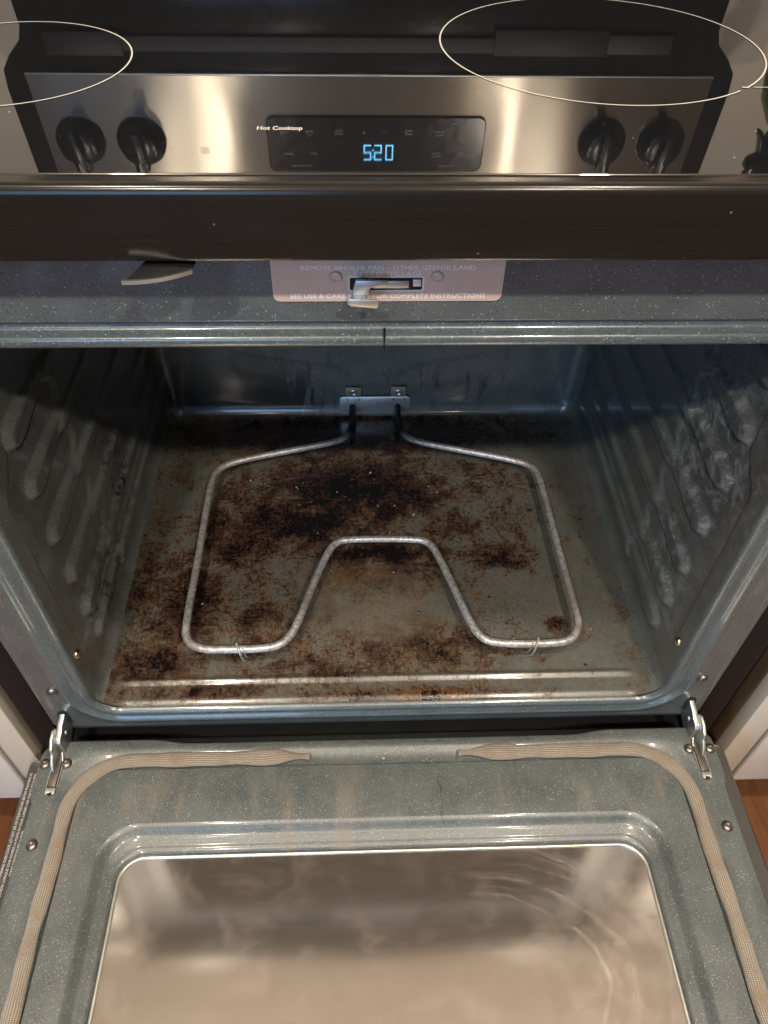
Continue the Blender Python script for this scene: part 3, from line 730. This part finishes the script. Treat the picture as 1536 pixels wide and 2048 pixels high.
# ------------------------------------------------------------------ oven door (open, liner facing up)
TL_ = R(2.4994); cs, sn = math.cos(TL_), math.sin(TL_)
def D(x, v, h): return Vector((x, -.03 - v * cs + h * sn, .2897 + v * sn + h * cs))
def DT(x, v, h=0.0): return frame_T(D(x, v, h), (1, 0, 0), (0, cs, -sn), (0, sn, cs))
def dl(hw, v0, v1, r, h, wav=0.0):
    l = []
    for (x, v) in rr(-hw, hw, v0, v1, r, 10, 60, 60):
        if wav: x += math.copysign(.0045, x) * sstep(.056, .046, v) * sstep(.30, .35, abs(x))
        if wav and v < v0 + .03: v -= wav * sstep(.205, .255, abs(x)) * sstep(v0 + .03, v0 + .01, v)
        l.append(D(x, v, h))
    return l
VB = .482
G = (.3235, .0135)
L = [dl(.3606, -.0070, VB, .020, -.026, .0055), dl(.3613, -.0078, VB, .020, -.0030, .0055), dl(.3606, -.0070, VB - .001, .0195, -.0008, .0055), dl(.3590, -.0052, VB - .002, .018, 0, .0055),
     dl(G[0] + .0090, G[1] - .0095, VB - .03, .053, 0), dl(G[0] + .0070, G[1] - .0072, VB - .032, .051, -.0022), dl(G[0] - .0068, G[1] + .0072, VB - .046, .038, -.0022), dl(G[0] - .0095, G[1] + .0098, VB - .048, .036, .0016),
     dl(.2850, .0800, .412, .040, .0016), dl(.2830, .0822, .410, .038, .0010), dl(.2795, .0858, .4065, .036, -.0020), dl(.2760, .0895, .4030, .033, -.0062), dl(.2735, .0922, .4005, .031, -.0074),
     dl(.2705, .0955, .3975, .029, -.0080), dl(.2685, .0978, .3950, .028, -.0095), dl(.2665, .1000, .393, .027, -.0098), dl(.2645, .1030, .390, .026, -.0104), dl(.2628, .1062, .387, .025, -.0125), dl(.2622, .1070, .386, .025, -.0150)]
door = loft('oven_door', L, 'enamel_door', RG, angle=50)
obj('window_pane', [D(x, v, h) for h in (-.0136, -.0166) for (x, v) in ((-.270, .098), (.270, .098), (.270, .394), (-.270, .394))], [(0, 1, 2, 3), (4, 5, 6, 7), (0, 1, 5, 4), (1, 2, 6, 5), (2, 3, 7, 6), (3, 0, 4, 7)], 'pane', door)
box('inner_screen', -.235, .235, .125, .37, -.0400, -.0385, 'screen', door, T=D)
for x0, x1, v0, v1 in ((-.275, -.238, .1, .39), (.238, .275, .1, .39), (-.2375, .2375, .1, .123), (-.2375, .2375, .372, .39)):
    box('window_channel', x0, x1, v0, v1, -.0400, -.0300, 'zinc', door, .001, T=D)
# pale bead that seals the glass
bead = [D(x, v, -.0128) for (x, v) in rr(-.2605, .2605, .1088, .3842, .0245, 10, 20, 12)]
tube('glass_bead', bead + bead[:1], .0016, 'zinc_warm', door, 8, caps=False)
# outer skin
skin = loft('outer_skin', [dl(.3775, .004, VB + .012, .006, -.0105), dl(.3795, .003, VB + .014, .006, -.0125), dl(.3795, .003, VB + .014, .006, -.044), dl(.376, .006, VB + .010, .006, -.047)], 'door_skin', door, cap1=True, angle=50)
loft('skin_flange', [dl(.3612, -.002, VB - .002, .02, -.0150), dl(.3775, .004, VB + .012, .006, -.0108)], 'door_skin', door)
TC = lambda x, v: frame_T(D(x, v, -.0098), (0, cs, -sn), (-1, 0, 0), (0, sn, cs))
text('caution_lettering', 'CAUTION: WHEN OPENING OVEN DOOR, LET HOT AIR OR STEAM ESCAPE BEFORE REACHING IN.', .0040, 'white_print', door, TC(-.3741, .084), width=.132, depth=.0001)
text('caution_lettering', 'ATTENTION: LORSQUE VOUS OUVREZ LA PORTE DU FOUR, LAISSER L\u2019AIR CHAUD S\u2019ECHAPPER', .0036, 'white_print', door, TC(-.3692, .084), width=.130, depth=.0001)
text('caution_lettering', 'AVANT D\u2019INTRODUIRE LA MAIN.', .0032, 'white_print', door, TC(-.3650, .102), width=.045, depth=.0001)
# screws on the liner
for s in (-1, 1):
    for x, v in ((.3582, .0137), (.3358, .0137), (.3478, .0990)):
        panhead('liner_screw', DT(s * x, v), door)
# gasket, open ends pinched at the hinge side
def gpath(sg, xe):
    p = []
    for (x, v) in ((xe, G[1]), (xe + sg * .030, G[1] - .0010), (.12 * sg, G[1]), (.20 * sg, G[1]), (.262 * sg, G[1])): p.append((x, v))
    r = .058; cx, cv = (G[0] - r) * sg, G[1] + r
    for i in range(9):
        a = R(-90 + 90 * i / 8); p.append((cx + sg * r * math.cos(a), cv + r * math.sin(a)))
    for v in (.12, .18, .24, .30, .36, .41): p.append((sg * (G[0] + .0015 * math.sin(v * 40)), v))
    for i in range(1, 9):
        a = R(90 * i / 8); p.append(((G[0] - r) * sg + sg * r * math.cos(a), VB - .04 - r + r * math.sin(a)))
    p.append((.001 * sg, VB - .04))
    return [D(x, v, .0030) for x, v in p]
for sg, xe, nm in ((-1, -.0777, 'left'), (1, .0817, 'right')):
    gp = chaikin(gpath(sg, xe), 3); acc = 0; rad = []
    for i, q in enumerate(gp):
        if i: acc += (gp[i] - gp[i - 1]).length
        w = .0077 + .0005 * math.sin(acc * 60) + .0004 * math.sin(acc * 143)
        w = .0030 + (w + .0012 * math.exp(-((acc - .045) / .02) ** 2) - .0030) * sstep(.010, .038, acc)
        if acc < .004: w = .0036
        rad.append(w)
    tube('door_gasket', gp, rad, 'gasket', door, 20, up=Vector((0, sn, cs)), flat=.60, angle=None)
lathe('liner_rivet', [(.0022, 0), (.0020, .0006), (.0003, .0009)], 'zinc_warm', door, DT(.0015, .0140, -.0020), 12)
# hinge arms and their slots in the liner
for s in (-1, 1):
    lo = [(.010, .300), (.012, .3165), (.004, .3195), (-.004, .3165), (-.0125, .3160), (-.0190, .3125), (-.0260, .3120), (-.0300, .3080), (-.0300, .289), (-.014, .280), (.000, .286)]
    xa = s * .3435
    h = prism('hinge_arm', lo, 'x', xa - .0028, xa + .0028, 'zinc', RG, bev=.0006)
    up = [(-.0155, .3150), (-.0200, .3190), (-.0300, .3180), (-.0390, .3120), (-.0410, .3060), (-.0480, .3010), (-.0530, .2930), (-.050, .284), (-.018, .284)]
    xb = s * .3478
    prism('hinge_link', up, 'x', xb - .0014, xb + .0014, 'zinc_warm', h, bev=.0005)
    lathe('hinge_rivet', [(.0036, 0), (.0034, .0010), (.0020, .0018), (.0004, .0020)], 'zinc', h, frame_T((xa - s * .0028, -.0130, .3010), (0, 1, 0), (0, 0, 1), (-s, 0, 0)), 14)
    xs = s * .3445
    box('hinge_pocket', xs - .0050, xs + .0050, .0095, .0405, .0003, .0009, 'void', door, T=D)
    box('hinge_bar', xs - .0040, xs + .0040, .0090, .0395, .0009, .0021, 'screw', door, .0004, T=D)
    for q in (-1, 1): tube('pocket_rim', chaikin([D(xs + q * .0030, .0035, .006), D(xs + q * .0044, .0100, .0026), D(xs + q * .0053, .0150, .0010), D(xs + q * .0053, .0400, .0008)], 2), .0007, 'zinc_warm', door, 8)
    prism('hinge_catch', [(xs - .0052, .0410), (xs + .0052, .0410), (xs + .0050, .0470), (xs + .0026, .0486), (xs + .0020, .0462), (xs - .0020, .0462), (xs - .0026, .0486), (xs - .0050, .0470)], 'z', .0003, .0026, 'zinc_warm', door, T=D, bev=.0004)
    box('catch_hole', xs - .0018, xs + .0018, .0463, .0490, .0002, .0006, 'void', door, T=D)

# ------------------------------------------------------------------ spray bottle on the right counter (mirrored in the glass)
SB = empty('spray_bottle', 'green spray bottle with black trigger and red top on the counter right of the range', 'bottle')
bx_, by_ = .472, .50
BT = frame_T((bx_, by_, 0), (1, 0, 0), (0, 1, 0), (0, 0, 1))
lathe('bottle_body', [(.030, .9122), (.036, .916), (.0375, .930), (.0385, 1.045), (.035, 1.066), (.022, 1.088), (.014, 1.098), (.014, 1.106)], 'bottle_green', SB, BT, 28)
lathe('bottle_collar', [(.0165, 1.103), (.0170, 1.105), (.0170, 1.119), (.0150, 1.122)], 'black_gloss', SB, BT, 20)
prism('trigger_head', [(bx_ + .022, 1.121), (bx_ - .012, 1.121), (bx_ - .028, 1.130), (bx_ - .030, 1.141), (bx_ - .020, 1.145), (bx_ + .024, 1.143), (bx_ + .030, 1.132)], 'y', by_ - .011, by_ + .011, 'black_gloss', SB, bev=.003)
prism('red_shroud', [(bx_ + .030, 1.1455), (bx_ - .024, 1.1455), (bx_ - .028, 1.160), (bx_ - .016, 1.172), (bx_ + .024, 1.170)], 'y', by_ - .012, by_ + .012, 'red', SB, bev=.003)
prism('trigger', [(bx_ - .020, 1.124), (bx_ - .024, 1.108), (bx_ - .029, 1.098), (bx_ - .025, 1.096), (bx_ - .018, 1.106), (bx_ - .012, 1.122)], 'y', by_ - .006, by_ + .006, 'black_gloss', SB, bev=.001)
